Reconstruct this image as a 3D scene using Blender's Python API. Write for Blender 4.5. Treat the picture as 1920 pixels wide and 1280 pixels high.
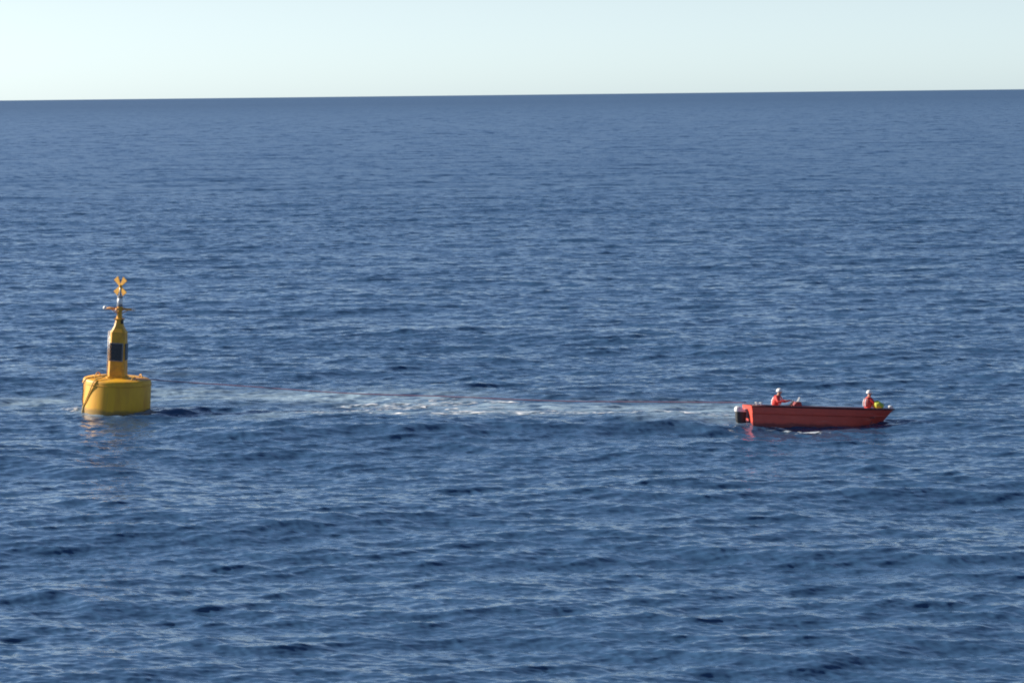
import bpy, bmesh, math, random
import numpy as np
from mathutils import Vector, Matrix, Euler

R = math.radians
sc = bpy.context.scene
for o in list(bpy.data.objects):
    bpy.data.objects.remove(o)
C = sc.collection

# ---------------------------------------------------------------- camera
CAM_H = 14.6
F_PX = 5200.0                      # focal length in photo pixels (1920 wide)
PITCH = math.atan(463.0 / F_PX)    # looking slightly down
ROLL = R(0.63)
cd = bpy.data.cameras.new('camera')
cd.lens = 36.0 * F_PX / 1920.0
cd.sensor_width = 36.0
cd.clip_start = 0.5
cd.clip_end = 200000.0
cam = bpy.data.objects.new('camera', cd)
C.objects.link(cam)
cam.location = (0, 0, CAM_H)
Mcam = Matrix.Rotation(R(90) - PITCH, 4, 'X') @ Matrix.Rotation(-ROLL, 4, 'Z')
cam.rotation_euler = Mcam.to_euler()
sc.camera = cam
sc.cycles.pixel_filter_type = 'BLACKMAN_HARRIS'
sc.cycles.filter_width = 2.0       # the photograph is a soft video frame

# ---------------------------------------------------------------- light
SUN_EL, SUN_AZ = R(25), R(-74)     # azimuth clockwise from +Y (the view direction)
world = bpy.data.worlds.new('World')
sc.world = world
world.use_nodes = True
nt = world.node_tree
bg = nt.nodes['Background']
sky = nt.nodes.new('ShaderNodeTexSky')
sky.sky_type = 'NISHITA'
sky.sun_disc = False
sky.sun_elevation = SUN_EL
sky.sun_rotation = SUN_AZ
sky.altitude = 0
sky.air_density = 0.57
sky.dust_density = 0.3
sky.ozone_density = 2.0
# the lowest sky is a little whiter than clean air gives: thin marine haze
tcw = nt.nodes.new('ShaderNodeTexCoord'); spw = nt.nodes.new('ShaderNodeSeparateXYZ')
rpw = nt.nodes.new('ShaderNodeValToRGB'); mxw = nt.nodes.new('ShaderNodeMix')
mxw.data_type = 'RGBA'; mxw.blend_type = 'MULTIPLY'; mxw.inputs['Factor'].default_value = 1.0
nt.links.new(tcw.outputs['Generated'], spw.inputs[0]); nt.links.new(spw.outputs['Z'], rpw.inputs[0])
e = rpw.color_ramp.elements
e[0].position = 0.0; e[0].color = (0.81, 0.855, 0.94, 1)
e[1].position = 0.30; e[1].color = (0.84, 0.84, 0.84, 1)
k = e.new(0.035); k.color = (0.955, 0.855, 0.79, 1)
nt.links.new(sky.outputs[0], mxw.inputs['A']); nt.links.new(rpw.outputs[0], mxw.inputs['B'])
nt.links.new(mxw.outputs['Result'], bg.inputs[0])
bg.inputs[1].default_value = 0.0915

sl = bpy.data.lights.new('sun', 'SUN')
sl.energy = 5.0
sl.angle = R(0.5)
sl.color = (1.0, 0.90, 0.76)
sun = bpy.data.objects.new('sun', sl)
C.objects.link(sun)
sdir = Vector((math.sin(SUN_AZ) * math.cos(SUN_EL), math.cos(SUN_AZ) * math.cos(SUN_EL), math.sin(SUN_EL)))
sun.rotation_euler = (-sdir).to_track_quat('-Z', 'Y').to_euler()

sc.view_settings.view_transform = 'Standard'
sc.view_settings.look = 'None'
sc.view_settings.exposure = 1.08
sc.view_settings.gamma = 1.0

# ---------------------------------------------------------------- helpers
def ray(px, py):
    """direction of the view through photo pixel (px, py)"""
    v = Vector(((px - 960) / F_PX, -(py - 640) / F_PX, -1.0))
    return (Mcam.to_3x3() @ v)

def on_water(px, py, z=0.0):
    d = ray(px, py)
    t = (z - CAM_H) / d.z
    return Vector((0, 0, CAM_H)) + d * t

def tag(o, label=None, cat=None, group=None, kind=None):
    if label: o['label'] = label
    if cat: o['category'] = cat
    if group: o['group'] = group
    if kind: o['kind'] = kind
    return o

def empty(name, loc, rot, label, cat, group=None):
    o = bpy.data.objects.new(name, None)
    C.objects.link(o)
    o.location = loc
    o.rotation_euler = rot
    o.empty_display_size = 0.3
    return tag(o, label, cat, group)

def link(name, bm, mats, parent=None, smooth=False, angle=None):
    me = bpy.data.meshes.new(name)
    bmesh.ops.recalc_face_normals(bm, faces=bm.faces)
    bm.to_mesh(me)
    bm.free()
    if not isinstance(mats, (list, tuple)): mats = [mats]
    for m in mats: me.materials.append(m)
    if smooth or angle:
        me.polygons.foreach_set('use_smooth', [True] * len(me.polygons))
    if angle:
        me.set_sharp_from_angle(angle=R(angle))
    o = bpy.data.objects.new(name, me)
    C.objects.link(o)
    if parent: o.parent = parent
    return o

def box(bm, cx, cy, cz, sx, sy, sz, rot=None, bevel=0.0, mi=0):
    M = Matrix.Translation((cx, cy, cz))
    if rot: M = M @ Euler(rot).to_matrix().to_4x4()
    M = M @ Matrix.Diagonal((sx, sy, sz, 1))
    g = bmesh.ops.create_cube(bm, size=1.0, matrix=M)
    vs = g['verts']
    fs = {f for v in vs for f in v.link_faces}
    for f in fs: f.material_index = mi
    if bevel:
        es = list({e for v in vs for e in v.link_edges})
        bmesh.ops.bevel(bm, geom=es, offset=bevel, segments=2, affect='EDGES', profile=0.5)

def tube(bm, pts, rad, seg=10, closed=False, cap=True, mi=0):
    pts = [Vector(p) for p in pts]
    n = len(pts)
    rads = rad if isinstance(rad, (list, tuple)) else [rad] * n
    rings = []
    up = None
    for i, p in enumerate(pts):
        if closed:
            t = pts[(i + 1) % n] - pts[i - 1]
        else:
            t = pts[min(i + 1, n - 1)] - pts[max(i - 1, 0)]
        t.normalize()
        if up is None:
            up = Vector((0, 0, 1)) if abs(t.z) < 0.9 else Vector((1, 0, 0))
        a = t.cross(up).normalized()
        b = a.cross(t).normalized()
        up = b
        rings.append([bm.verts.new(p + (a * math.cos(2 * math.pi * k / seg) + b * math.sin(2 * math.pi * k / seg)) * rads[i]) for k in range(seg)])
    m = n if closed else n - 1
    for i in range(m):
        A, B = rings[i], rings[(i + 1) % n]
        for k in range(seg):
            f = bm.faces.new((A[k], A[(k + 1) % seg], B[(k + 1) % seg], B[k]))
            f.material_index = mi
    if cap and not closed:
        bm.faces.new(rings[0]).material_index = mi
        bm.faces.new(rings[-1][::-1]).material_index = mi

def lathe(bm, prof, seg=32, c=(0, 0, 0), mi=0, sy=1.0):
    rings = []
    for r, z in prof:
        rings.append([bm.verts.new((c[0] + r * math.cos(2 * math.pi * k / seg), c[1] + sy * r * math.sin(2 * math.pi * k / seg), c[2] + z)) for k in range(seg)])
    for A, B in zip(rings[:-1], rings[1:]):
        for k in range(seg):
            bm.faces.new((A[k], A[(k + 1) % seg], B[(k + 1) % seg], B[k])).material_index = mi
    bm.faces.new(rings[0]).material_index = mi
    bm.faces.new(rings[-1]).material_index = mi

def loft(bm, sections, cap=True, mi=0):
    rings = [[bm.verts.new(p) for p in s] for s in sections]
    n = len(rings[0])
    for A, B in zip(rings[:-1], rings[1:]):
        for k in range(n):
            bm.faces.new((A[k], A[(k + 1) % n], B[(k + 1) % n], B[k])).material_index = mi
    if cap:
        bm.faces.new(rings[0]).material_index = mi
        bm.faces.new(rings[-1]).material_index = mi

# ---------------------------------------------------------------- materials
def mat(name, col, rough=0.5, metal=0.0, var=0.12, scale=3.0, col2=None, streak=False, spec=0.5):
    m = bpy.data.materials.new(name)
    m.use_nodes = True
    n = m.node_tree
    p = n.nodes['Principled BSDF']
    p.inputs['Roughness'].default_value = rough
    p.inputs['Metallic'].default_value = metal
    p.inputs['Specular IOR Level'].default_value = spec
    tc = n.nodes.new('ShaderNodeTexCoord')
    mp = n.nodes.new('ShaderNodeMapping')
    if streak: mp.inputs['Scale'].default_value = (1, 1, 0.15)
    ns = n.nodes.new('ShaderNodeTexNoise')
    ns.inputs['Scale'].default_value = scale
    ns.inputs['Detail'].default_value = 6
    ns.inputs['Roughness'].default_value = 0.65
    rp = n.nodes.new('ShaderNodeValToRGB')
    c2 = col2 if col2 else tuple(c * (1 - 2.5 * var) for c in col)
    rp.color_ramp.elements[0].position = 0.30
    rp.color_ramp.elements[1].position = 0.58
    rp.color_ramp.elements[0].color = (*c2, 1)
    rp.color_ramp.elements[1].color = (*col, 1)
    n.links.new(tc.outputs['Object'], mp.inputs[0])
    n.links.new(mp.outputs[0], ns.inputs['Vector'])
    n.links.new(ns.outputs['Fac'], rp.inputs[0])
    n.links.new(rp.outputs[0], p.inputs['Base Color'])
    bp = n.nodes.new('ShaderNodeBump')
    bp.inputs['Strength'].default_value = 0.15
    bp.inputs['Distance'].default_value = 0.02
    n.links.new(ns.outputs['Fac'], bp.inputs['Height'])
    n.links.new(bp.outputs[0], p.inputs['Normal'])
    return m

M_YEL = mat('yellow_paint', (0.68, 0.345, 0.008), 0.55, var=0.07, scale=2.2, col2=(0.48, 0.20, 0.008), streak=True)
M_YEL2 = mat('yellow_paint_weathered', (0.60, 0.30, 0.012), 0.55, var=0.1, scale=5.0, col2=(0.40, 0.18, 0.015))
M_DARK = mat('dark_panel', (0.012, 0.013, 0.022), 0.25, scale=8)
M_STEEL = mat('galvanised_steel', (0.45, 0.45, 0.44), 0.45, 0.6, scale=9)
M_BLACK = mat('black_rubber', (0.02, 0.021, 0.022), 0.55, scale=6)
M_WHITE = mat('white_paint', (0.62, 0.62, 0.61), 0.35, var=0.04, scale=4)
M_ORANGE = mat('orange_paint', (0.70, 0.33, 0.09), 0.5, scale=6)
M_HULL = mat('red_hull', (0.60, 0.070, 0.040), 0.5, var=0.1, scale=1.6, col2=(0.50, 0.058, 0.038))
def wet_band(m, z0, soft, dark, scuff=None):
    """paint soaked and weed-stained below a wavering line, pale scuffs above"""
    n = m.node_tree; N = n.nodes
    p = N['Principled BSDF']
    src = p.inputs['Base Color'].links[0].from_socket
    tc = N.new('ShaderNodeTexCoord'); sp = N.new('ShaderNodeSeparateXYZ')
    n.links.new(tc.outputs['Object'], sp.inputs[0])
    ns = N.new('ShaderNodeTexNoise'); ns.inputs['Scale'].default_value = 2.2; ns.inputs['Detail'].default_value = 5
    n.links.new(tc.outputs['Object'], ns.inputs['Vector'])
    a = N.new('ShaderNodeMath'); a.operation = 'MULTIPLY_ADD'; a.inputs[1].default_value = 0.35
    n.links.new(ns.outputs['Fac'], a.inputs[0]); n.links.new(sp.outputs['Z'], a.inputs[2])
    mr = N.new('ShaderNodeMapRange')
    mr.inputs[1].default_value = z0 + 0.175; mr.inputs[2].default_value = z0 + 0.175 + soft
    mr.inputs[3].default_value = 1; mr.inputs[4].default_value = 0
    n.links.new(a.outputs[0], mr.inputs[0])
    mx = N.new('ShaderNodeMix'); mx.data_type = 'RGBA'
    n.links.new(mr.outputs[0], mx.inputs['Factor']); n.links.new(src, mx.inputs['A'])
    mx.inputs['B'].default_value = (*dark, 1)
    out = mx.outputs['Result']
    if scuff:
        mp = N.new('ShaderNodeMapping'); mp.inputs['Scale'].default_value = scuff[1]
        n.links.new(tc.outputs['Object'], mp.inputs[0])
        n2 = N.new('ShaderNodeTexNoise'); n2.inputs['Scale'].default_value = 3; n2.inputs['Detail'].default_value = 7; n2.inputs['Roughness'].default_value = 0.75
        n.links.new(mp.outputs[0], n2.inputs['Vector'])
        m2 = N.new('ShaderNodeMapRange'); m2.inputs[1].default_value = 0.56; m2.inputs[2].default_value = 0.72; m2.inputs[4].default_value = 0.6
        n.links.new(n2.outputs['Fac'], m2.inputs[0])
        x2 = N.new('ShaderNodeMix'); x2.data_type = 'RGBA'
        n.links.new(m2.outputs[0], x2.inputs['Factor']); n.links.new(out, x2.inputs['A'])
        x2.inputs['B'].default_value = (*scuff[0], 1)
        out = x2.outputs['Result']
    n.links.new(out, p.inputs['Base Color'])
wet_band(M_HULL, 0.20, 0.10, (0.20, 0.022, 0.018), ((0.60, 0.20, 0.16), (0.35, 0.35, 3.0)))
wet_band(M_YEL, 0.12, 0.12, (0.26, 0.15, 0.02), ((0.30, 0.11, 0.03), (3.0, 3.0, 0.35)))
M_HULL_IN = mat('red_hull_inside', (0.24, 0.035, 0.03), 0.6, scale=4)
M_RAIL = mat('dark_gunwale', (0.09, 0.018, 0.022), 0.5, scale=5)
M_SUIT = mat('red_suit', (0.50, 0.035, 0.03), 0.75, var=0.08, scale=9)
M_VEST = mat('pale_red_vest', (0.24, 0.04, 0.04), 0.7, scale=10)
M_REFL = mat('reflective_tape', (0.75, 0.75, 0.75), 0.4, scale=10, var=0.03)
M_SKIN = mat('skin', (0.46, 0.26, 0.18), 0.55, var=0.05, scale=14)
M_LIME = mat('yellow_green_fabric', (0.42, 0.48, 0.05), 0.75, scale=8)
M_ROPE_R = mat('red_rope', (0.24, 0.11, 0.16), 0.8, scale=20)
M_ROPE_Y = mat('pale_rope', (0.60, 0.42, 0.12), 0.8, scale=20)
M_GREY = mat('grey_plastic', (0.16, 0.17, 0.19), 0.5, scale=6)

# ---------------------------------------------------------------- the sea
def tile(N, L, lam_p, lam_min, lam_max, wdir, power, rms, seed, chop=0.0):
    rng = np.random.default_rng(seed)
    k1 = np.fft.fftfreq(N, L / N) * 2 * np.pi
    kx, ky = np.meshgrid(k1, k1, indexing='ij')
    k = np.hypot(kx, ky)
    k[0, 0] = 1
    kp = 2 * np.pi / lam_p
    P = np.exp(-1.25 * (kp / k) ** 2) / k ** 3.7
    cosd = (kx * math.cos(wdir) + ky * math.sin(wdir)) / k
    P *= 0.04 + np.abs(cosd) ** power
    lam = 2 * np.pi / k
    P *= 1 / (1 + np.exp(-(lam - lam_min) / (0.12 * lam_min)))
    P *= 1 / (1 + np.exp((lam - lam_max) / (0.12 * lam_max)))
    P[0, 0] = 0
    h = np.sqrt(P) * (rng.normal(size=k.shape) + 1j * rng.normal(size=k.shape))
    z = np.fft.ifft2(h)
    s = rms / np.std(z.real)
    dx = np.fft.ifft2(1j * h * kx / k).real * s * chop
    dy = np.fft.ifft2(1j * h * ky / k).real * s * chop
    return (N, L, np.stack([z.real * s, dx, dy], -1).astype(np.float32))

def sample(T, x, y, rot=0.0):
    N, L, A = T
    c, s = math.cos(rot), math.sin(rot)
    u = ((x * c + y * s) / L * N)
    v = ((-x * s + y * c) / L * N)
    iu = np.floor(u).astype(np.int64); iv = np.floor(v).astype(np.int64)
    fu = (u - iu)[..., None].astype(np.float32); fv = (v - iv)[..., None].astype(np.float32)
    i0 = iu % N; i1 = (iu + 1) % N; j0 = iv % N; j1 = (iv + 1) % N
    r = (A[i0, j0] * (1 - fu) + A[i1, j0] * fu) * (1 - fv) + (A[i0, j1] * (1 - fu) + A[i1, j1] * fu) * fv
    dx = r[..., 1] * c - r[..., 2] * s
    dy = r[..., 1] * s + r[..., 2] * c
    return r[..., 0], dx, dy

WD = R(-100)     # the wind sea runs towards the camera, a little to the left
T_SWELL = tile(512, 610, 26, 14, 90, WD + R(8), 8, 0.085, 3)
T_SEA = tile(2048, 173, 5.5, 1.3, 14, WD + R(6), 3, 0.041, 11, 0.4)
T_MID = tile(1024, 331, 13, 7, 30, WD - R(12) + R(9), 3, 0.045, 15, 0.3)
T_SEA2 = tile(1024, 97, 2.6, 0.7, 6, WD + R(20) - R(17), 3, 0.020, 12, 0.4)
T_CHOP = tile(1024, 41, 0.85, 0.18, 2.0, WD - R(14) + R(31), 2.0, 0.0108, 21, 0.5)

LEAN = 1.55
RIDGES = []      # (px, py, half width px, dist sigma m, height m): single waves the photo shows
def add_ridge(px0, py0, px1, py1, h, s_near, s_far):
    a = on_water(px0, py0, h); b = on_water(px1, py1, h)
    RIDGES.append((a.x, a.y, b.x, b.y, h, s_near, s_far))
add_ridge(600, 796, 1240, 785, 0.38, 1.1, 4.2)
add_ridge(1370, 812, 1650, 815, -0.16, 2.0, 2.2)     # the wave in front of the foam
add_ridge(-60, 850, 190, 866, 0.26, 1.0, 2.8)
add_ridge(1180, 930, 1600, 915, 0.15, 1.2, 2.4)
add_ridge(1450, 1222, 1750, 1190, 0.14, 0.8, 1.8)
add_ridge(60, 1105, 190, 1125, 0.14, 0.5, 1.6)
add_ridge(900, 1040, 1300, 1030, 0.13, 0.7, 2.0)
add_ridge(1700, 1040, 1960, 1030, 0.15, 0.6, 1.8)
add_ridge(400, 1000, 640, 975, 0.12, 0.7, 1.8)
add_ridge(520, 552, 660, 548, 0.22, 3.0, 6.0)

def sea(x, y):
    x = np.asarray(x, dtype=np.float64); y = np.asarray(y, dtype=np.float64)
    z = np.zeros_like(x); ox = np.zeros_like(x); oy = np.zeros_like(x)
    r = np.hypot(x, y)
    for T, rot, far in ((T_SWELL, 0.0, 20000), (T_MID, R(9), 30000), (T_SEA, 0.0, 12000), (T_SEA2, R(17), 4000), (T_CHOP, R(-31), 1500)):
        w = 1 / (1 + (r / far) ** 2)
        a, b, c = sample(T, x, y, rot)
        z += a * w; ox += b * w; oy += c * w
    # the wind pushes the crests forward: short steep faces, long gentle backs
    lean = LEAN * z
    ox += lean * math.cos(WD); oy += lean * math.sin(WD)
    for ax, ay, bx, by, h, sn, sf in RIDGES:
        L = math.hypot(bx - ax, by - ay)
        ux, uy = (bx - ax) / L, (by - ay) / L
        t = (x - ax) * ux + (y - ay) * uy
        d = -(x - ax) * uy + (y - ay) * ux          # positive = farther from the camera
        d = d + 0.35 * np.sin(t * 0.9 + ax) + 0.2 * np.sin(t * 2.3)
        e = np.where(t < 0, t, np.where(t > L, t - L, 0)) / (0.18 * L + 0.5)
        s = np.where(d < 0, sn, sf)
        z += h * np.exp(-0.5 * (d / s) ** 2 - 0.5 * e ** 2)
    return z, ox, oy

def sea_z(x, y, rad=1.2):
    g = np.linspace(-rad, rad, 9)
    X, Y = np.meshgrid(x + g, y + g)
    return float(sea(X, Y)[0].mean())

def vnoise(x, y, scale, seed):
    """smooth value noise in world space"""
    rng = np.random.default_rng(seed)
    G = rng.random((256, 256))
    u = x / scale; v = y / scale
    iu = np.floor(u).astype(np.int64); iv = np.floor(v).astype(np.int64)
    fu = u - iu; fv = v - iv
    fu = fu * fu * (3 - 2 * fu); fv = fv * fv * (3 - 2 * fv)
    a = G[iu % 256, iv % 256]; b = G[(iu + 1) % 256, iv % 256]
    c = G[iu % 256, (iv + 1) % 256]; d = G[(iu + 1) % 256, (iv + 1) % 256]
    return (a * (1 - fu) + b * fu) * (1 - fv) + (c * (1 - fu) + d * fu) * fv

# foam and churned water: strokes (x0,y0 -> x1,y1 in the photo, half depth in m, strength)
FOAM = [
    (830, 779, 1080, 773, 0.35, 1.0), (1060, 773, 1340, 777, 0.30, 0.95), (585, 772, 640, 769, 0.3, 1.0),
    (600, 771, 690, 766, 0.7, 0.75), (690, 764, 790, 758, 0.5, 0.7), (840, 763, 930, 759, 0.6, 0.55), (760, 747, 850, 742, 0.4, 0.55), (860, 776, 1060, 770, 0.9, 0.72), (1010, 768, 1180, 772, 1.0, 0.5),
    (583, 770, 655, 772, 0.45, 0.75), (640, 765, 770, 757, 0.5, 0.8), (600, 782, 660, 786, 0.25, 0.4),
    (700, 752, 920, 748, 0.8, 0.62), (830, 778, 1000, 771, 0.55, 1.0), (900, 749, 960, 746, 0.35, 0.85),
    (985, 768, 1100, 771, 0.5, 0.85), (1070, 772, 1250, 776, 0.45, 0.9), (1195, 773, 1240, 775, 0.2, 0.8),
    (700, 780, 800, 776, 0.5, 0.45), (1100, 762, 1200, 764, 0.5, 0.3), (1340, 775, 1385, 782, 0.5, 0.45),
    (1435, 803, 1475, 803, 0.25, 0.6), (1470, 801, 1530, 805, 0.30, 1.0), (136, 763, 146, 768, 0.3, 0.95), (1340, 792, 1395, 795, 0.25, 0.5),
]
CHURN = [
    (960, 760, 1390, 768, 2.4, 0.85), (330, 735, 700, 740, 2.4, 0.7), (1280, 780, 1400, 786, 1.0, 0.8),
    (270, 748, 480, 744, 1.2, 0.8), (420, 744, 760, 742, 2.0, 0.95), (560, 772, 800, 770, 1.6, 0.6),
    (760, 745, 1010, 762, 1.8, 0.8), (800, 775, 1010, 770, 1.0, 0.8), (1000, 764, 1260, 770, 1.4, 0.65),
    (1230, 765, 1400, 770, 1.6, 0.9), (1300, 785, 1400, 790, 1.0, 0.45), (40, 748, 150, 748, 1.6, 0.7),
    (-60, 742, 40, 745, 1.3, 0.45), (130, 700, 300, 700, 1.5, 0.25),
]
def strokes(S, x, y, wob=0.5):
    m = np.zeros_like(x)
    wx = (vnoise(x, y, 1.7, 5) - 0.5) * 2 * wob
    wy = (vnoise(x, y, 1.1, 6) - 0.5) * 2 * wob
    for p0x, p0y, p1x, p1y, hd, s in S:
        a = on_water(p0x, p0y, 0.0 if p0x < 560 or p0x > 1380 else 0.22); b = on_water(p1x, p1y, 0.0 if p1x < 560 or p1x > 1380 else 0.22)
        ex, ey = b.x - a.x, b.y - a.y
        L2 = ex * ex + ey * ey
        t = np.clip(((x + wx - a.x) * ex + (y + wy - a.y) * ey) / L2, 0, 1)
        dx = (x + wx - a.x - t * ex); dy = (y + wy - a.y - t * ey)
        d = np.hypot(dx * 0.6, dy) / hd
        m = np.maximum(m, s * np.exp(-0.7 * d * d))
    return m

def foam_masks(x, y):
    churn = strokes(CHURN, x, y, 0.6)
    n = 0.45 * vnoise(x * 0.55, y * 1.5, 1.3, 31) + 0.35 * vnoise(x * 0.4, y, 0.42, 32) + 0.2 * vnoise(x * 0.5, y, 0.16, 33)
    foam = strokes(FOAM, x, y, 0.35)
    for cx, cy, r0, amp in COLLARS:
        d = np.hypot(x - cx, y - cy)
        churn = np.maximum(churn, 0.45 * np.exp(-((d - r0) / 0.5) ** 2))
        foam = np.maximum(foam, amp * np.exp(-((d - r0) / 0.16) ** 2) * np.clip(vnoise(x, y, 0.8, 40) * 2 - 0.7, 0, 1))
    return foam, churn, n

BUOY_P = on_water(218, 769)
BUOY_R = 1.59
COLLARS = [(BUOY_P.x, BUOY_P.y, BUOY_R + 0.1, 0.8)]

def build_water():
    fine = np.radians(np.arange(-13.0, 13.001, 0.034))
    left = -np.radians(13.0 + np.cumsum(np.geomspace(0.03, 14, 44)))
    left = left[left > -np.pi + 0.02][::-1]
    ang = np.concatenate([[-np.pi], left, fine, -left[::-1]])       # wraps round to the start
    rr = [0.5, 4, 10, 20, 30, 38, 44, 48, 50]
    r = 51.0
    while r < 3500:
        rr.append(r); r += r * (0.00105 if r < 170 else 0.0015 if r < 400 else 0.0022)
    while r < 60000:
        rr.append(r); r += min(r * 0.02, 10 * r * 0.002 * (1 + (r - 3500) / 3000))
    rad = np.array(rr)
    nA, nR = len(ang), len(rad)
    A, Rr = np.meshgrid(ang, rad)
    x = Rr * np.sin(A); y = Rr * np.cos(A)
    z, ox, oy = sea(x, y)
    out = (np.abs(A) > R(13.2))
    spac = np.gradient(ang)[None, :] * Rr
    damp = 1 / (1 + (spac / 3.0) ** 2)
    z *= damp; ox *= damp; oy *= damp
    foam, churn, n = np.zeros_like(x), np.zeros_like(x), np.zeros_like(x)
    rows = (rad > 85) & (rad < 210)
    f_, c_, n_ = foam_masks(x[rows], y[rows])
    foam[rows] = f_; churn[rows] = c_; n[rows] = n_
    co = np.stack([x + ox, y + oy, z], -1).reshape(-1, 3).astype(np.float32)
    me = bpy.data.meshes.new('water')
    idx = np.arange(nA * nR).reshape(nR, nA)
    a = idx[:-1, :]; b = idx[1:, :]
    a2 = np.roll(a, -1, 1); b2 = np.roll(b, -1, 1)
    quads = np.stack([a, a2, b2, b], -1).reshape(-1, 4)[:, ::-1]
    nf = len(quads)
    me.vertices.add(len(co)); me.vertices.foreach_set('co', co.ravel())
    me.loops.add(nf * 4); me.loops.foreach_set('vertex_index', quads.ravel().astype(np.int32))
    me.polygons.add(nf)
    me.polygons.foreach_set('loop_start', np.arange(0, nf * 4, 4, dtype=np.int32))
    me.polygons.foreach_set('use_smooth', np.ones(nf, dtype=bool))
    at = me.attributes.new('churn', 'FLOAT', 'POINT')
    at.data.foreach_set('value', churn.ravel().astype(np.float32))
    me.update(calc_edges=True)
    o = bpy.data.objects.new('water', me)
    C.objects.link(o)
    tag(o, 'deep blue choppy open sea reaching the horizon', kind='structure')
    me.materials.append(water_material())
    return o, (x + ox, y + oy, z, foam, n, rad, ang)

def water_material():
    m = bpy.data.materials.new('sea_water')
    m.use_nodes = True
    n = m.node_tree; N = n.nodes; Lk = n.links.new
    p = N['Principled BSDF']
    p.inputs['IOR'].default_value = 1.333
    geo = N.new('ShaderNodeNewGeometry')
    ln = N.new('ShaderNodeVectorMath'); ln.operation = 'LENGTH'
    Lk(geo.outputs['Position'], ln.inputs[0])
    def rng(a, b, c, d, src=ln.outputs['Value']):
        q = N.new('ShaderNodeMapRange'); q.interpolation_type = 'SMOOTHSTEP'
        for i, v in enumerate((a, b, c, d)): q.inputs[i + 1].default_value = v
        Lk(src, q.inputs[0]); return q.outputs[0]
    def noise(scale, stretch, detail, rough, rot=0):
        mp = N.new('ShaderNodeMapping')
        mp.inputs['Scale'].default_value = (scale / stretch, scale, scale)
        mp.inputs['Rotation'].default_value = (0, 0, rot)
        Lk(geo.outputs['Position'], mp.inputs[0])
        t = N.new('ShaderNodeTexNoise'); t.inputs['Scale'].default_value = 1
        t.inputs['Detail'].default_value = detail; t.inputs['Roughness'].default_value = rough
        Lk(mp.outputs[0], t.inputs['Vector'])
        s = N.new('ShaderNodeVectorMath'); s.operation = 'SUBTRACT'
        s.inputs[1].default_value = (0.5, 0.5, 0.5)
        Lk(t.outputs['Color'], s.inputs[0])
        return s.outputs[0], t.outputs['Fac']
    def scale(v, s):
        q = N.new('ShaderNodeVectorMath'); q.operation = 'MULTIPLY'
        if isinstance(s, tuple):
            q.inputs[1].default_value = s
            Lk(v, q.inputs[0])
            return q.outputs[0]
        q.operation = 'SCALE'; Lk(v, q.inputs[0])
        if isinstance(s, float): q.inputs['Scale'].default_value = s
        else: Lk(s, q.inputs['Scale'])
        return q.outputs[0]
    def add(a, b):
        q = N.new('ShaderNodeVectorMath'); q.operation = 'ADD'
        Lk(a, q.inputs[0]); Lk(b, q.inputs[1]); return q.outputs[0]
    n1, _ = noise(3.4, 1.9, 4, 0.62, R(6))
    n2, _ = noise(0.35, 2.2, 4, 0.65, R(-8))
    # gusts: slow patches in the strength of the ripples
    _, gust = noise(0.03, 2.5, 3, 0.5, R(5))
    g = rng(0.35, 0.65, 0.7, 1.25, gust)
    def faces(src, k):
        # ripples lean with the wind too: rare steep faces among gentle slopes
        sp = N.new('ShaderNodeSeparateXYZ'); Lk(src, sp.inputs[0])
        st = rng(-0.20, -0.02, -k, 0.02 * k, sp.outputs['Y'])
        cb = N.new('ShaderNodeCombineXYZ'); Lk(st, cb.inputs['Y'])
        return cb.outputs[0]
    v = scale(add(scale(n1, (0.30, 0.24, 0.0)), faces(n1, 0.11)), g)
    far = rng(150, 1200, 0.0, 1.0)
    v = add(v, scale(add(scale(n2, (0.30, 0.5, 0.0)), faces(n2, 0.17)), far))
    nn = add(geo.outputs['Normal'], v)
    nz = N.new('ShaderNodeVectorMath'); nz.operation = 'NORMALIZE'
    Lk(nn, nz.inputs[0]); Lk(nz.outputs[0], p.inputs['Normal'])
    # roughness: subpixel ripples merge with distance
    q = N.new('ShaderNodeMath'); q.operation = 'ADD'
    Lk(rng(60, 500, 0.16, 0.28), q.inputs[0]); Lk(rng(500, 5000, 0.0, 0.12), q.inputs[1])
    # colour: deep blue, paler green-blue where air is stirred in
    at = N.new('ShaderNodeAttribute'); at.attribute_name = 'churn'
    _, nf = noise(1.4, 2.5, 5, 0.6, 0.1)
    cm = N.new('ShaderNodeMath'); cm.operation = 'MULTIPLY'
    Lk(at.outputs['Fac'], cm.inputs[0]); Lk(rng(0.38, 0.60, 0.12, 1.0, nf), cm.inputs[1])
    mx = N.new('ShaderNodeMix'); mx.data_type = 'RGBA'
    mx.inputs['A'].default_value = (0.026, 0.064, 0.130, 1)
    mx.inputs['B'].default_value = (0.30, 0.41, 0.49, 1)
    Lk(cm.outputs[0], mx.inputs['Factor'])
    Lk(mx.outputs['Result'], p.inputs['Base Color'])
    q2 = N.new('ShaderNodeMath'); q2.operation = 'MULTIPLY_ADD'; q2.inputs[1].default_value = 0.35
    Lk(cm.outputs[0], q2.inputs[0]); Lk(q.outputs[0], q2.inputs[2])
    Lk(q2.outputs[0], p.inputs['Roughness'])
    return m

water, W = build_water()

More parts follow.
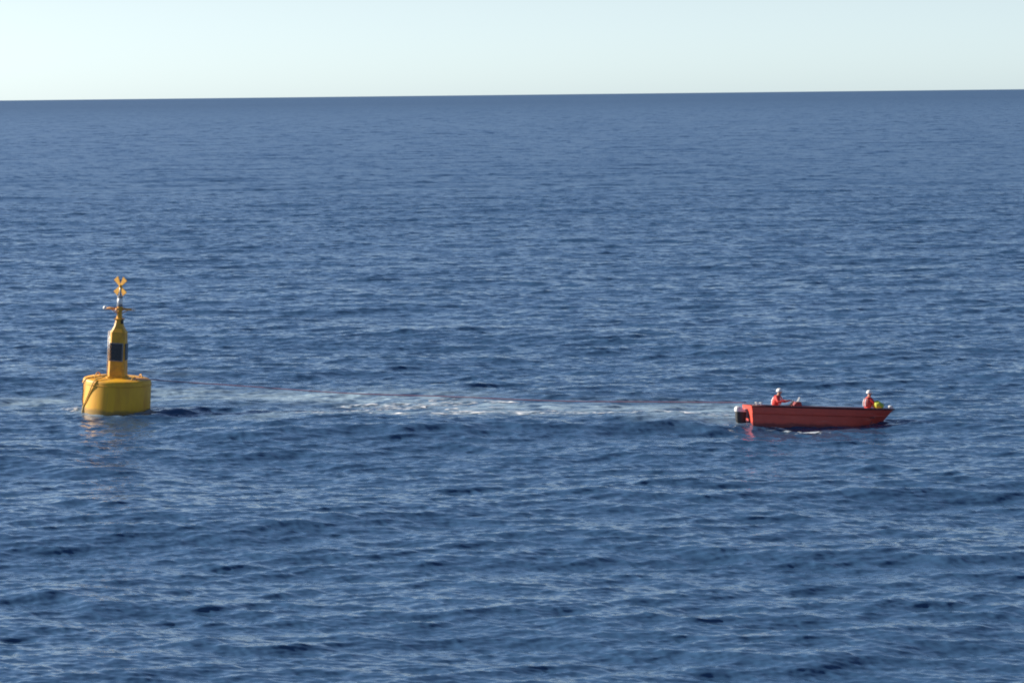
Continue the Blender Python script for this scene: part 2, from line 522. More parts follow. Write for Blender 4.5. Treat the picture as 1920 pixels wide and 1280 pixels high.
def build_foam():
    x, y, z, foam, n, rad, ang = W
    thr = foam * 1.0 + (n - 0.5) * 1.5
    i0 = int(np.searchsorted(rad, 86)); i1 = int(np.searchsorted(rad, 205))
    sel = np.zeros_like(thr, dtype=bool)
    sel[i0:i1] = (thr[i0:i1] > 0.34) & (foam[i0:i1] > 0.12)
    q = sel[:-1, :-1] & sel[1:, :-1] & sel[:-1, 1:] & sel[1:, 1:]
    I, J = np.nonzero(q)
    nA = x.shape[1]
    vid = np.stack([I * nA + J, (I + 1) * nA + J, (I + 1) * nA + J + 1, I * nA + J + 1], -1)[:, ::-1]
    uq, inv = np.unique(vid.ravel(), return_inverse=True)
    co = np.stack([x.ravel()[uq], y.ravel()[uq], z.ravel()[uq] + 0.015 + 0.05 * np.clip(thr.ravel()[uq] - 0.34, 0, 1)], -1)
    me = bpy.data.meshes.new('sea_foam')
    me.from_pydata(co.tolist(), [], inv.reshape(-1, 4).tolist())
    me.polygons.foreach_set('use_smooth', [True] * len(me.polygons))
    at = me.attributes.new('density', 'FLOAT', 'POINT')
    at.data.foreach_set('value', np.clip((thr.ravel()[uq] - 0.34) * 2.4, 0, 1).astype(np.float32))
    o = bpy.data.objects.new('sea_foam', me); C.objects.link(o)
    m = bpy.data.materials.new('foam'); m.use_nodes = True
    p = m.node_tree.nodes['Principled BSDF']
    p.inputs['Roughness'].default_value = 0.9
    tn = m.node_tree.nodes.new('ShaderNodeTexNoise'); tn.inputs['Scale'].default_value = 2.5; tn.inputs['Detail'].default_value = 8
    g = m.node_tree.nodes.new('ShaderNodeNewGeometry')
    r = m.node_tree.nodes.new('ShaderNodeValToRGB')
    r.color_ramp.elements[0].position = 0.38; r.color_ramp.elements[0].color = (0.24, 0.32, 0.40, 1)
    r.color_ramp.elements[1].position = 0.66; r.color_ramp.elements[1].color = (0.80, 0.81, 0.82, 1)
    m.node_tree.links.new(g.outputs['Position'], tn.inputs['Vector'])
    m.node_tree.links.new(tn.outputs['Fac'], r.inputs[0])
    m.node_tree.links.new(r.outputs[0], p.inputs['Base Color'])
    # lace: holes in thin foam
    T = m.node_tree; N = T.nodes
    ad = N.new('ShaderNodeAttribute'); ad.attribute_name = 'density'
    t2 = N.new('ShaderNodeTexNoise'); t2.inputs['Scale'].default_value = 5; t2.inputs['Detail'].default_value = 6
    mpf = N.new('ShaderNodeMapping'); mpf.inputs['Scale'].default_value = (0.35, 1.0, 1.0)
    T.links.new(g.outputs['Position'], mpf.inputs[0]); T.links.new(mpf.outputs[0], t2.inputs['Vector'])
    ma = N.new('ShaderNodeMath'); ma.operation = 'MULTIPLY_ADD'; ma.inputs[1].default_value = 0.55
    T.links.new(ad.outputs['Fac'], ma.inputs[0]); T.links.new(t2.outputs['Fac'], ma.inputs[2])
    mr = N.new('ShaderNodeMapRange'); mr.inputs[1].default_value = 0.50; mr.inputs[2].default_value = 0.63
    T.links.new(ma.outputs[0], mr.inputs[0]); T.links.new(mr.outputs[0], p.inputs['Alpha'])
    me.materials.append(m)
    tag(o, 'white broken foam on the crest between buoy and boat', 'foam', kind='stuff')
    print('foam faces', len(I))
build_foam()

# ---------------------------------------------------------------- the buoy
def build_buoy():
    p = BUOY_P
    z0 = sea_z(p.x, p.y, 1.5)
    b = empty('buoy', (p.x, p.y, z0 + BUOY_DZ), (R(0.6), R(3.5), R(-6)), 'big yellow drum buoy with tall tower and cross topmark, left in the sea', 'buoy')
    Rd = BUOY_R
    bm = bmesh.new()
    prof = [(0.9, -1.0), (Rd - 0.12, -0.95), (Rd - 0.02, -0.85), (Rd, -0.7), (Rd, 1.40), (Rd - 0.015, 1.46), (Rd - 0.05, 1.51), (Rd - 0.11, 1.535), (0.5, 1.57)]
    lathe(bm, prof, 72)
    drum = link('drum', bm, M_YEL, b, angle=35)
    # weld bands round the drum, under the edge
    bm = bmesh.new()
    for zz in (1.30,):
        tube(bm, [((Rd + 0.003) * math.cos(2 * math.pi * k / 64), (Rd + 0.003) * math.sin(2 * math.pi * k / 64), zz) for k in range(64)], 0.022, 6, closed=True)
    link('rubbing_band', bm, M_YEL2, drum, smooth=True)
    for a in (35, 155, 215, 325):
        bm = bmesh.new()
        c, s = math.cos(R(a)), math.sin(R(a))
        pts = []
        for k in range(9):
            t = math.pi * k / 8
            w = 0.16 * math.cos(t)
            pts.append((c * (Rd - 0.42) - s * w, s * (Rd - 0.42) + c * w, 1.53 + 0.16 * math.sin(t)))
        tube(bm, pts, 0.025, 8)
        link('lifting_eye', bm, M_YEL2, drum, smooth=True)
    # tower
    def sec(w, d, z, ch):
        w, d = w / 2, d / 2
        return [(-w + ch, -d, z), (w - ch, -d, z), (w, -d + ch, z), (w, d - ch, z), (w - ch, d, z), (-w + ch, d, z), (-w, d - ch, z), (-w, -d + ch, z)]
    bm = bmesh.new()
    loft(bm, [sec(1.05, 1.05, 1.565, 0.12), sec(1.05, 1.05, 1.63, 0.12), sec(0.90, 0.90, 1.635, 0.12), sec(0.84, 0.84, 2.7, 0.12), sec(0.78, 0.78, 3.72, 0.12), sec(0.62, 0.62, 3.84, 0.10),
              sec(0.46, 0.46, 4.00, 0.08), sec(0.38, 0.38, 4.18, 0.08), sec(0.34, 0.34, 4.29, 0.07)])
    tower = link('tower', bm, M_YEL2, b, angle=25)
    tower.scale = (0.90, 0.90, 1.0)
    bm = bmesh.new()
    box(bm, 0, 0, 4.315, 0.46, 0.46, 0.05, bevel=0.01)
    link('top_plate', bm, M_YEL2, tower)
    # dark panel in a frame on the face of the tower
    bm = bmesh.new()
    box(bm, 0.0, -0.432, 2.80, 0.60, 0.05, 0.78, rot=(R(-1.6), 0, 0), bevel=0.008)
    pan = link('solar_panel', bm, M_DARK, tower)
    bm = bmesh.new()
    for s in (-1, 1):
        box(bm, s * 0.335, -0.45, 2.80, 0.05, 0.06, 0.86, rot=(R(-1.6), 0, 0))
    box(bm, 0, -0.463, 2.80 - 0.405, 0.62, 0.05, 0.035, rot=(R(-1.6), 0, 0))
    box(bm, 0, -0.439, 2.80 + 0.405, 0.62, 0.05, 0.035, rot=(R(-1.6), 0, 0))
    link('panel_frame', bm, M_GREY, pan)
    bm = bmesh.new()
    box(bm, 0.43, 0.0, 2.80, 0.05, 0.56, 0.78, bevel=0.008)
    link('solar_panel', bm, M_DARK, tower)
    # small box on the shoulder (dark)
    bm = bmesh.new()
    box(bm, 0.20, -0.16, 4.24, 0.11, 0.14, 0.24, bevel=0.015)
    link('electronics_box', bm, M_BLACK, tower)
    # mast
    bm = bmesh.new()
    lathe(bm, [(0.14, 4.34), (0.12, 4.60), (0.12, 4.92)], 20)
    mast = link('mast', bm, M_YEL2, b, angle=40)
    # lantern column: pale on one side
    bm = bmesh.new()
    lathe(bm, [(0.15, 4.92), (0.15, 4.98), (0.12, 4.99), (0.12, 5.34), (0.14, 5.35), (0.13, 5.40), (0.035, 5.43)], 24)
    lan = link('lantern', bm, M_GREY, b, angle=40)
    bm = bmesh.new()
    lathe(bm, [(0.124, 5.02), (0.13, 5.16), (0.124, 5.31)], 24)
    link('lantern_lens', bm, M_WHITE, lan, smooth=True)
    bm = bmesh.new()
    tube(bm, [(0, 0, 5.42), (0, 0, 5.90)], 0.048, 10)
    link('pole', bm, M_STEEL, b, smooth=True)
    # cross arm with radial arms
    arm_z = 4.80
    for a, ln in ((0, 0.68), (180, 0.72), (78, 0.35), (258, 0.35)):
        bm = bmesh.new()
        c, s = math.cos(R(a)), math.sin(R(a))
        tube(bm, [(c * 0.09, s * 0.09, arm_z), (c * ln, s * ln, arm_z)], 0.058, 8)
        tube(bm, [(c * 0.09, s * 0.09, arm_z - 0.22), (c * 0.42, s * 0.42, arm_z - 0.03)], 0.022, 6)
        arm = link('cross_arm', bm, M_ORANGE, b, smooth=True)
        if ln > 0.5:
            bm = bmesh.new()
            lathe(bm, [(0.05, -0.07), (0.095, -0.05), (0.10, 0.03), (0.06, 0.09), (0.02, 0.11)], 16, c=(c * (ln - 0.02), s * (ln - 0.02), arm_z))
            link('marker_light', bm, M_WHITE, arm, smooth=True)
    bm = bmesh.new()
    tube(bm, [(0.42 * math.cos(2 * math.pi * k / 32), 0.42 * math.sin(2 * math.pi * k / 32), arm_z) for k in range(32)], 0.028, 8, closed=True)
    bm.free()
    # topmark: diagonal cross of four flat blades
    cz = 5.87
    top = bmesh.new()
    lathe(top, [(0.06, cz - 0.07), (0.06, cz + 0.07)], 12)
    tm = link('topmark', top, M_YEL2, b, angle=40)
    for a in (52, 128, 232, 308):
        bm = bmesh.new()
        c, s = math.cos(R(a)), math.sin(R(a))
        L0, L1, w = 0.03, 0.46, 0.15
        prs = []
        for yy in (-0.02, 0.02):
            prs.append([(c * L0 - s * w * 0.3, yy, cz + s * L0 + c * w * 0.3), (c * L1 - s * w, yy, cz + s * L1 + c * w),
                        (c * L1 + s * w, yy, cz + s * L1 - c * w), (c * L0 + s * w * 0.3, yy, cz + s * L0 - c * w * 0.3)])
        loft(bm, prs)
        bm.transform(Matrix.Rotation(R(-28), 4, 'Z'))
        link('cross_blade', bm, M_YEL2, tm)
    # ladder rungs up the left side of the tower
    bm = bmesh.new()
    for s in (-0.16, 0.16):
        tube(bm, [(-0.53, s, 1.62), (-0.50, s, 3.75)], 0.02, 6)
    for k in range(8):
        z = 1.8 + k * 0.25
        tube(bm, [(-0.525 + 0.0035 * k, -0.16, z), (-0.525 + 0.0035 * k, 0.16, z)], 0.014, 6)
    link('ladder', bm, M_STEEL, tower, smooth=True)
    return b
BUOY_DZ = -0.02
buoy = build_buoy()
bpy.context.view_layer.update()
MB = buoy.matrix_world.copy()

def to_world(M, pts): return [M @ Vector(p) for p in pts]

def rope(name, pts, rad, m, label, cat, sub=6):
    """smooth rope through the points (Catmull-Rom)"""
    P = [Vector(p) for p in pts]
    P = [P[0]] + P + [P[-1]]
    out = []
    for i in range(1, len(P) - 2):
        for k in range(sub):
            t = k / sub
            out.append(0.5 * ((2 * P[i]) + (P[i + 1] - P[i - 1]) * t + (2 * P[i - 1] - 5 * P[i] + 4 * P[i + 1] - P[i + 2]) * t * t + (3 * P[i] - P[i - 1] - 3 * P[i + 1] + P[i + 2]) * t ** 3))
    out.append(P[-2])
    bm = bmesh.new()
    tube(bm, out, rad, 8)
    o = link(name, bm, m, smooth=True)
    return tag(o, label, cat)

def drum_pt(a, z, off=0.03):
    return ((BUOY_R + off) * math.cos(R(a)), (BUOY_R + off) * math.sin(R(a)), z)
rope('rope', to_world(MB, [(-0.35, -0.50, 1.70), (-0.52, -0.95, 1.63), (-0.68, -1.38, 1.56), drum_pt(240, 1.38, 0.05), drum_pt(233, 1.0, 0.04), drum_pt(222, 0.5, 0.04), drum_pt(210, 0.1), drum_pt(200, -0.4)]),
     0.028, M_ROPE_Y, 'pale rope draped from the tower foot diagonally down the sunlit side of the buoy', 'rope')
rope('rope', to_world(MB, [(-0.5, -0.15, 1.66), (-0.9, -0.65, 1.60), drum_pt(216, 1.55, -0.10), drum_pt(213, 1.35, 0.05), drum_pt(210, 0.9, 0.04), drum_pt(207, 0.45, 0.035), drum_pt(214, 0.05, 0.035), drum_pt(216, -0.4)]),
     0.024, M_BLACK, 'short dark rope hanging down the left edge of the yellow buoy drum', 'rope')

# ---------------------------------------------------------------- the boat
BL, BW = 6.48, 2.1
def hull_sections():
    """x from stern 0 to bow BL; returns per station (half width gunwale, z gunwale, half width chine, z chine, keel z)"""
    st = []
    for t in (0, 0.12, 0.3, 0.5, 0.65, 0.76, 0.85, 0.92, 0.97, 1.0):
        x = t * BL
        hw = BW / 2 * (0.95 + 0.05 * math.sin(math.pi * min(t / 0.6, 1) * 0.5)) if t < 0.6 else BW / 2 * (1 - ((t - 0.6) / 0.4) ** 2.6 * 0.93)
        zg = 0.97 + 0.05 * t ** 2
        ch = hw * (0.86 - 0.50 * max(0, (t - 0.55) / 0.45) ** 1.6)
        zc = -0.02 + 0.08 * max(0, (t - 0.55) / 0.45) ** 2.2
        zk = -0.34 + 0.40 * max(0, (t - 0.72) / 0.28) ** 2.0
        st.append((x, hw, zg, ch, min(zc, zg - 0.1), min(zk, zg - 0.18)))
    return st

def build_boat():
    bx = on_water(1530, 803)
    z0 = sea_z(bx.x, bx.y, 2.0)
    boat = empty('boat', (0, 0, 0), (0, 0, 0), 'open red workboat with outboard engine, lying right of the yellow buoy', 'boat')
    st = hull_sections()
    def outer(s, inset=0.0, floor=None):
        x, hw, zg, ch, zc, zk = s
        hw -= inset; ch -= inset
        hw = max(hw, 0.02); ch = max(ch, 0.015)
        z1 = zg - (zg - zc) * 0.30; w1 = ch + (hw - ch) * 0.74
        z2 = z1 - 0.05; w2 = w1 - 0.06 if hw > 0.3 else w1 - 0.005
        return x, hw, zg, ch, zc, zk, z1, w1, z2, w2
    bm = bmesh.new()
    T = 0.06
    secs = []
    RK = [max(0, (s[0] / BL - 0.62) / 0.38) ** 1.5 * 0.82 for s in st]
    for i, s in enumerate(st):
        x, hw, zg, ch, zc, zk, z1, w1, z2, w2 = outer(s)
        rake = lambda z: x + (0.0 if i < len(st) - 3 else 0)
        hi = max(hw - T, 0.01)
        fl = max(zc + 0.10, 0.22)
        fl = min(fl, zg - 0.06)
        wi = max(min(ch, hw) - T, 0.008)
        # transom leans: top further aft
        def X(z):
            return x - (0.12 * (z - 0.0) if i == 0 else 0) - RK[i] * (zg - z)
        ring = []
        for sgn in (1, -1):
            side = [(X(zg), sgn * hw, zg), (X(z1), sgn * w1, z1), (X(z2), sgn * w2, z2), (X(zc), sgn * ch, zc)]
            if sgn == 1:
                ring += side + [(X(zk), 0, zk)]
            else:
                ring += side[::-1]
        # inner
        xi = x + (0.07 if i == 0 else 0)
        ring += [(xi - (0.12 * zg if i == 0 else 0), -hi, zg), (xi - RK[i] * (zg - fl), -wi, fl), (xi - RK[i] * (zg - fl), wi, fl), (xi - (0.12 * zg if i == 0 else 0), hi, zg)]
        secs.append(ring)
    loft(bm, secs)
    hull = link('hull', bm, M_HULL, boat, angle=20)
    # transom inner board: closes the stern up to the gunwale
    bm = bmesh.new()
    loft(bm, [[(-0.135, -0.93, 0.99), (-0.135, 0.93, 0.99), (0.02, 0.86, 0.1), (0.02, -0.86, 0.1)],
              [(-0.055, -0.93, 0.99), (-0.055, 0.93, 0.99), (0.10, 0.86, 0.1), (0.10, -0.86, 0.1)]])
    link('transom', bm, M_HULL, boat)
    # gunwale rail each side
    for sgn in (1, -1):
        bm = bmesh.new()
        pts = []
        for s in st:
            pts.append((s[0] - (0.11 if s[0] == 0 else 0), sgn * (s[1] + 0.005), s[2] + 0.012))
        if sgn == 1: pts.append((BL + 0.05, 0.0, st[-1][2] + 0.015))
        tube(bm, pts, 0.045, 8)
        link('gunwale', bm, M_RAIL, boat, smooth=True)
        # rub strake
        bm = bmesh.new()
        pts = []
        for s in st[:-1]:
            x, hw, zg, ch, zc, zk, z1, w1, z2, w2 = outer(s)
            pts.append((x + 0.01 - max(0, (x / BL - 0.62) / 0.38) ** 1.5 * 0.82 * (zg - z1), sgn * (w1 + 0.0), z1 - 0.01))
        tube(bm, pts, 0.022, 6)
        link('rub_strake', bm, M_HULL, boat, smooth=True)
    # fore deck
    bm = bmesh.new()
    s6, s9 = st[6], st[9]
    top, bot = [], []
    prs = []
    for s in st[6:]:
        w = max(s[1] - 0.065, 0.01)
        prs.append([(s[0], -w, s[2] - 0.045), (s[0], w, s[2] - 0.045), (s[0], w, s[2] - 0.085), (s[0], -w, s[2] - 0.085)])
    loft(bm, prs)
    link('fore_deck', bm, M_HULL_IN, boat)
    # benches
    for x in (1.2, 5.3):
        bm = bmesh.new()
        box(bm, x, 0, 0.64, 0.38, 1.60 if x < 3 else 1.3, 0.07, bevel=0.012)
        box(bm, x, 0, 0.41, 0.26, 1.4 if x < 3 else 1.0, 0.38)
        link('bench', bm, M_HULL_IN, boat)
    # steering console with screen
    bm = bmesh.new()
    loft(bm, [[(2.28, -0.35, 0.23), (2.72, -0.35, 0.23), (2.72, 0.35, 0.23), (2.28, 0.35, 0.23)],
              [(2.34, -0.33, 1.02), (2.70, -0.33, 1.02), (2.70, 0.33, 1.02), (2.34, 0.33, 1.02)],
              [(2.46, -0.30, 1.22), (2.66, -0.30, 1.22), (2.66, 0.30, 1.22), (2.46, 0.30, 1.22)]])
    con = link('steering_console', bm, M_HULL_IN, boat)
    con.location.x = -0.42
    bm = bmesh.new()
    loft(bm, [[(2.56, -0.18, 1.22), (2.585, -0.18, 1.22), (2.585, 0.18, 1.22), (2.56, 0.18, 1.22)],
              [(2.64, -0.15, 1.42), (2.665, -0.15, 1.42), (2.665, 0.15, 1.42), (2.64, 0.15, 1.42)]])
    link('windscreen', bm, M_GREY, con)
    bm = bmesh.new()
    c0 = Vector((2.26, -0.05, 1.10)); ax = Vector((-0.8, 0, 0.6)).normalized()
    u = Vector((0, 1, 0)); v = ax.cross(u)
    tube(bm, [c0 + (u * math.cos(2 * math.pi * k / 24) + v * math.sin(2 * math.pi * k / 24)) * 0.19 for k in range(24)], 0.018, 8, closed=True)
    for k in range(3):
        a = 2 * math.pi * k / 3
        tube(bm, [c0, c0 + (u * math.cos(a) + v * math.sin(a)) * 0.19], 0.012, 6)
    tube(bm, [c0, c0 - ax * 0.14], 0.02, 8)
    link('steering_wheel', bm, M_BLACK, con, smooth=True)
    # cleats / posts at the stern
    for x, y in ((0.12, -0.86), (0.30, -0.93)):
        bm = bmesh.new()
        tube(bm, [(x, y, 0.93), (x, y, 1.14)], 0.035, 10)
        tube(bm, [(x - 0.08, y, 1.10), (x + 0.08, y, 1.13)], 0.028, 8)
        link('mooring_post', bm, M_WHITE, boat, smooth=True)
    bm = bmesh.new()
    tube(bm, [(6.35, 0, 0.95), (6.35, 0, 1.13)], 0.05, 10)
    tube(bm, [(6.28, 0, 1.13), (6.48, 0, 1.15)], 0.055, 10)
    link('bow_roller', bm, M_WHITE, boat, smooth=True)
    # outboard engine
    eng_root = bmesh.new()
    # mid section / leg
    loft(eng_root, [[(-0.52, -0.11, 0.62), (-0.24, -0.13, 0.62), (-0.24, 0.13, 0.62), (-0.52, 0.11, 0.62)],
                    [(-0.50, -0.09, 0.25), (-0.28, -0.10, 0.25), (-0.28, 0.10, 0.25), (-0.50, 0.09, 0.25)],
                    [(-0.48, -0.05, -0.45), (-0.32, -0.05, -0.45), (-0.32, 0.05, -0.45), (-0.48, 0.05, -0.45)]])
    box(eng_root, -0.46, 0, 0.02, 0.50, 0.24, 0.03)
    eng = link('outboard_engine', eng_root, M_BLACK, boat)
    bm = bmesh.new()
    def cs(z, x0, x1, w, r=0.35):
        out = []
        cx, hx = (x0 + x1) / 2, (x1 - x0) / 2
        for k in range(20):
            a = 2 * math.pi * k / 20
            c, s = math.cos(a), math.sin(a)
            out.append((cx + hx * math.copysign(abs(c) ** 0.55, c), w * math.copysign(abs(s) ** 0.55, s), z))
        return out
    loft(bm, [cs(0.10, -0.52, -0.18, 0.13), cs(0.28, -0.60, -0.16, 0.18), cs(0.69, -0.645, -0.15, 0.20)])
    link('lower_cowling', bm, M_BLACK, eng, angle=40)
    bm = bmesh.new()
    loft(bm, [cs(0.695, -0.66, -0.145, 0.205), cs(0.78, -0.68, -0.24, 0.20), cs(0.86, -0.66, -0.36, 0.16), cs(0.91, -0.62, -0.44, 0.11), cs(0.93, -0.58, -0.49, 0.05)])
    link('upper_cowling', bm, M_WHITE, eng, angle=50)  # sun gleam on a dark cowl, put into the colour as white
    bm = bmesh.new()
    box(bm, -0.14, 0, 0.62, 0.16, 0.30, 0.42, bevel=0.02)
    link('clamp_bracket', bm, M_GREY, eng)
    bm = bmesh.new()
    for k in range(3):
        a = 2 * math.pi * k / 3
        box(bm, -0.60, 0.12 * math.cos(a), -0.40 + 0.12 * math.sin(a), 0.03, 0.10, 0.22, rot=(a, 0, R(25)))
    tube(bm, [(-0.32, 0, -0.40), (-0.66, 0, -0.40)], [0.06, 0.03], 10)
    link('propeller', bm, M_GREY, eng)
    # place: x axis to the right, slightly away
    stern = on_water(1404, 800)
    boat.location = (stern.x + 0.08, stern.y + 0.85, BOAT_Z + z0)
    boat.rotation_euler = (BOAT_ROT[0], BOAT_ROT[1], BOAT_ROT[2])
    return boat
BOAT_Z = -0.03
BOAT_ROT = (R(-5.5), R(3.4), R(7.0))
boat = build_boat()
bpy.context.view_layer.update()
MBt = boat.matrix_world.copy()

# ---------------------------------------------------------------- people
def skin_mesh(verts, edges, radii, root, levels=2):
    me = bpy.data.meshes.new('tmp')
    me.from_pydata([tuple(v) for v in verts], edges, [])
    o = bpy.data.objects.new('tmp', me); C.objects.link(o)
    o.modifiers.new('skin', 'SKIN')
    if not me.skin_vertices:
        bpy.context.view_layer.objects.active = o
    for i, r in enumerate(radii):
        sv = me.skin_vertices[0].data[i]
        sv.radius = r if isinstance(r, tuple) else (r, r)
        sv.use_root = (i == root)
    ss = o.modifiers.new('sub', 'SUBSURF'); ss.levels = levels; ss.render_levels = levels
    dg = bpy.context.evaluated_depsgraph_get()
    ev = o.evaluated_get(dg)
    out = bpy.data.meshes.new_from_object(ev)
    bpy.data.objects.remove(o)
    return out

def seated_person(M, seed, arms, label, suit, group=None, lean=0.15):
    """local: +X forward, origin on the floor under the pelvis; seat at 0.42"""
    root = bpy.data.objects.new('person', None)
    J = {}
    def j(n, x, y, z, r): J[n] = (Vector((x, y, z)), r)
    lx = lean
    j('pelvis', 0, 0, 0.50, (0.145, 0.17)); j('waist', lx * 0.25, 0, 0.68, (0.125, 0.15)); j('chest', lx * 0.6, 0, 0.88, (0.14, 0.18))
    j('collar', lx * 0.85, 0, 1.01, (0.10, 0.12)); j('neck', lx * 0.95, 0, 1.07, 0.058); j('head0', lx * 1.05 + 0.01, 0, 1.13, 0.075); j('head1', lx * 1.1 + 0.02, 0, 1.20, (0.092, 0.082)); j('head2', lx * 1.1 + 0.012, 0, 1.28, (0.08, 0.07))
    E = [('pelvis', 'waist'), ('waist', 'chest'), ('chest', 'collar'), ('collar', 'neck'), ('neck', 'head0'), ('head0', 'head1'), ('head1', 'head2')]
    hands = []
    for s, nm in ((1, 'l'), (-1, 'r')):
        j('hip' + nm, 0.03, s * 0.11, 0.49, 0.105); j('knee' + nm, 0.44, s * 0.17, 0.50, 0.078)
        j('ankle' + nm, 0.42, s * 0.16, 0.09, 0.052); j('toe' + nm, 0.58, s * 0.18, 0.045, 0.042)
        E += [('pelvis', 'hip' + nm), ('hip' + nm, 'knee' + nm), ('knee' + nm, 'ankle' + nm), ('ankle' + nm, 'toe' + nm)]
        el, wr, hd = arms[nm]
        j('sho' + nm, lx * 0.8, s * 0.19, 0.985, 0.078); j('elb' + nm, *el, 0.056); j('wri' + nm, *wr, 0.037)
        E += [('collar', 'sho' + nm), ('sho' + nm, 'elb' + nm), ('elb' + nm, 'wri' + nm)]
        j('palm' + nm, *hd, (0.044, 0.024))
        E += [('wri' + nm, 'palm' + nm)]
        hands.append((Vector(wr), Vector(hd), s))
    names = list(J)
    ix = {n: i for i, n in enumerate(names)}
    parts = [skin_mesh([J[n][0] for n in names], [(ix[a], ix[b]) for a, b in E], [J[n][1] for n in names], ix['pelvis'])]
    # fingers
    for w, h, s in hands:
        d = (h - w).normalized()
        up = Vector((0, 0, 1)); side = d.cross(up).normalized(); dn = side.cross(d).normalized() * -1
        if dn.z > 0: dn = -dn
        for k, off in enumerate((-0.030, -0.010, 0.010, 0.030)):
            L = (0.068, 0.078, 0.072, 0.058)[k]
            p0 = h + side * off - d * 0.01
            p1 = h + side * off * 1.1 + d * (L * 0.5) + dn * 0.012
            p2 = p1 + d * L * 0.25 + dn * L * 0.35
            p3 = p2 - d * L * 0.05 + dn * L * 0.35
            parts.append(skin_mesh([p0, p1, p2, p3], [(0, 1), (1, 2), (2, 3)], [0.010, 0.0095, 0.009, 0.008], 0, 1))
        ts = side * (-s if side.y > 0 else s)
        p0 = w + (h - w) * 0.5 + ts * 0.02
        parts.append(skin_mesh([p0, p0 + ts * 0.035 + d * 0.03, p0 + ts * 0.035 + d * 0.065 + dn * 0.02], [(0, 1), (1, 2)], [0.013, 0.0115, 0.009], 0, 1))
    # face: nose, ears, eyes, mouth shaped as part of the same mesh
    hc = J['head1'][0]
    bm = bmesh.new()
    for me in parts:
        bm.from_mesh(me); bpy.data.meshes.remove(me)
    nf0 = len(bm.faces)
    hx = hc.x + 0.085
    def blob(c, r, mi):
        g = bmesh.ops.create_uvsphere(bm, u_segments=10, v_segments=7, radius=1, matrix=Matrix.Translation(c) @ Matrix.Diagonal((*r, 1)))
        for f in {f for v in g['verts'] for f in v.link_faces}: f.material_index = mi; f.smooth = True
    for f in bm.faces:
        c = f.calc_center_median()
        f.smooth = True
        head = c.z > J['neck'][0].z - 0.005 and abs(c.y) < 0.13 and abs(c.x - hc.x) < 0.2
        hand = any((c - h).length < 0.13 and (c - w).dot(h - w) > 0.3 * (h - w).length_squared for w, h, _ in hands)
        boot = c.z < 0.16
        f.material_index = 1 if (head or hand) else (2 if boot else 0)
    blob((hx + 0.008, 0, hc.z - 0.005), (0.020, 0.014, 0.024), 1)
    blob((hx - 0.004, 0, hc.z - 0.052), (0.012, 0.024, 0.006), 3)
    for s in (1, -1):
        blob((hx - 0.012, s * 0.032, hc.z + 0.028), (0.012, 0.014, 0.009), 2)
        blob((hc.x - 0.005, s * 0.083, hc.z), (0.022, 0.010, 0.032), 1)
    me = bpy.data.meshes.new('body'); bm.to_mesh(me); bm.free()
    for m in (suit, M_SKIN, M_BLACK, M_VEST): me.materials.append(m)
    C.objects.link(root)
    root.matrix_world = M @ Matrix.Scale(1.07, 4)
    tag(root, label, 'person', group)
    body = bpy.data.objects.new('body', me); C.objects.link(body); body.parent = root
    # helmet
    bm = bmesh.new()
    hp = J['head2'][0]
    prof = []
    for k in range(9):
        a = math.pi / 2 * k / 8
        prof.append((0.128 * math.cos(a) + 0.002, 0.115 * math.sin(a)))
    lathe(bm, [(0.135, -0.035), (0.137, -0.03), (0.132, 0.0)] + prof[1:], 28, c=(hp.x - 0.005, 0, hp.z - 0.035), sy=0.88)
    box(bm, hp.x + 0.14, 0, hp.z - 0.062, 0.09, 0.14, 0.012, rot=(0, R(8), 0), bevel=0.004)
    hel = link('helmet', bm, M_WHITE, root, angle=50)
    bm = bmesh.new()
    for s in (1, -1):
        tube(bm, [(hp.x - 0.01, s * 0.098, hp.z - 0.06), (hp.x + 0.02, s * 0.085, hp.z - 0.13), (hp.x + 0.04, s * 0.03, hp.z - 0.185)], 0.006, 6)
    link('chin_strap', bm, M_BLACK, hel)
    # life vest
    bm = bmesh.new()
    rings = []
    for z, w, d in ((0.66, 0.165, 0.145), (0.72, 0.185, 0.165), (0.85, 0.205, 0.185), (0.97, 0.19, 0.165), (1.03, 0.13, 0.125)):
        t = (z - 0.5) / 0.55
        cx = lx * 0.85 * t
        rings.append([(cx + d * math.copysign(abs(math.cos(a)) ** 0.8, math.cos(a)), w * math.copysign(abs(math.sin(a)) ** 0.8, math.sin(a)), z) for a in [2 * math.pi * k / 24 for k in range(24)]])
    loft(bm, rings)
    vest = link('life_vest', bm, M_SUIT if seed == 1 else M_VEST, root, angle=60)
    for yy in (-0.09, 0.09):
        bm = bmesh.new()
        pts = [(lx * 0.85 * ((z - 0.5) / 0.55) + d + 0.004, yy, z) for z, d in ((0.68, 0.145), (0.75, 0.16), (0.85, 0.175), (0.95, 0.162))]
        pb = [(lx * 0.85 * ((z - 0.5) / 0.55) - d - 0.004, yy, z) for z, d in ((0.95, 0.155), (0.85, 0.172), (0.75, 0.158), (0.68, 0.145))]
        top_ = (lx * 0.85 * 1.04, yy, 1.045)
        tube(bm, pts + [top_] + pb, 0.026, 6)
        link('reflective_band', bm, M_REFL, vest)
    return root

def at_boat(x, y, z, yaw):
    return MBt @ Matrix.Translation((x, y, z)) @ Matrix.Rotation(yaw, 4, 'Z')

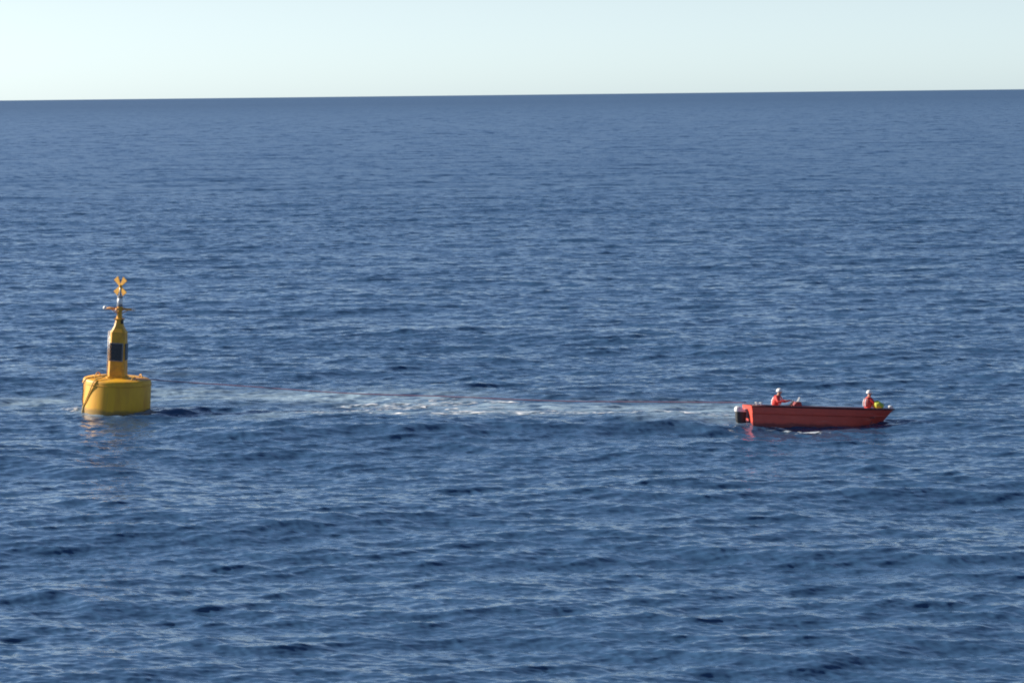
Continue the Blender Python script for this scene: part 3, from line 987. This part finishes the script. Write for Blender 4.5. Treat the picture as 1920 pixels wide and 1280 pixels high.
P1 = seated_person(at_boat(1.10, -0.15, 0.33, R(-35)), 1,
    {'l': ((0.28, 0.27, 0.80), (0.52, 0.20, 0.86), (0.60, 0.17, 0.89)), 'r': ((0.26, -0.30, 0.78), (0.50, -0.20, 0.85), (0.58, -0.16, 0.88))},
    'person in a bright red suit and white helmet sitting at the stern behind the wheel', M_SUIT)
P2 = seated_person(at_boat(5.30, -0.05, 0.40, R(12)), 2,
    {'l': ((0.24, 0.30, 0.75), (0.42, 0.22, 0.66), (0.49, 0.17, 0.64)), 'r': ((0.22, -0.29, 0.75), (0.42, -0.20, 0.66), (0.49, -0.16, 0.64))},
    'person in a red jacket with pale striped vest and white helmet sitting in the bow', M_SUIT, lean=0.06)

# the yellow-green bag beside the person in the bow
bag = empty('kit_bag', MBt @ Vector((5.75, -0.22, 0.99)), (0, R(3.4), R(10)), 'yellow-green bag lying on the fore deck beside the person in the bow', 'bag')
bm = bmesh.new()
g = bmesh.ops.create_uvsphere(bm, u_segments=20, v_segments=14, radius=1)
for v in bm.verts:
    x, y, z = v.co
    n = 0.06 * math.sin(7 * x + 3 * z) + 0.05 * math.sin(9 * y + 2)
    v.co = Vector((x * 0.24 * (1 + n), y * 0.26 * (1 + n), 0.19 + z * 0.19 * (1 + n)))
    v.co.z += -0.35 * v.co.x * (v.co.z / 0.4)
bg_ = link('bag_body', bm, M_LIME, bag, smooth=True)
bm = bmesh.new()
tube(bm, [(0.10, -0.12, 0.26), (0.17, -0.14, 0.33), (0.24, -0.12, 0.20)], 0.014, 6)
link('bag_strap', bm, M_BLACK, bag)
bm = bmesh.new()
lathe(bm, [(0.02, 0), (0.06, 0.01), (0.07, 0.06), (0.05, 0.10), (0.01, 0.11)], 14)
fl = link('float', bm, M_WHITE, smooth=True)
fl.location = MBt @ Vector((5.98, -0.16, 0.965))
tag(fl, 'small white float lying at the foot of the yellow-green bag', 'float')

# tow line from the stern to the buoy
a = MBt @ Vector((-0.10, 0.3, 1.10)); b = MB @ Vector((0.958, -0.67, 1.66))
pts = []
for k in range(25):
    t = k / 24
    q = a.lerp(b, t)
    q.z -= 4 * 0.30 * t * (1 - t) - 0.03 * math.sin(17 * t) * math.sin(math.pi * t)
    pts.append(q)
rope('tow_rope', pts, 0.022, M_ROPE_R, 'long thin red rope stretched low over the water from boat to buoy', 'rope', 4)
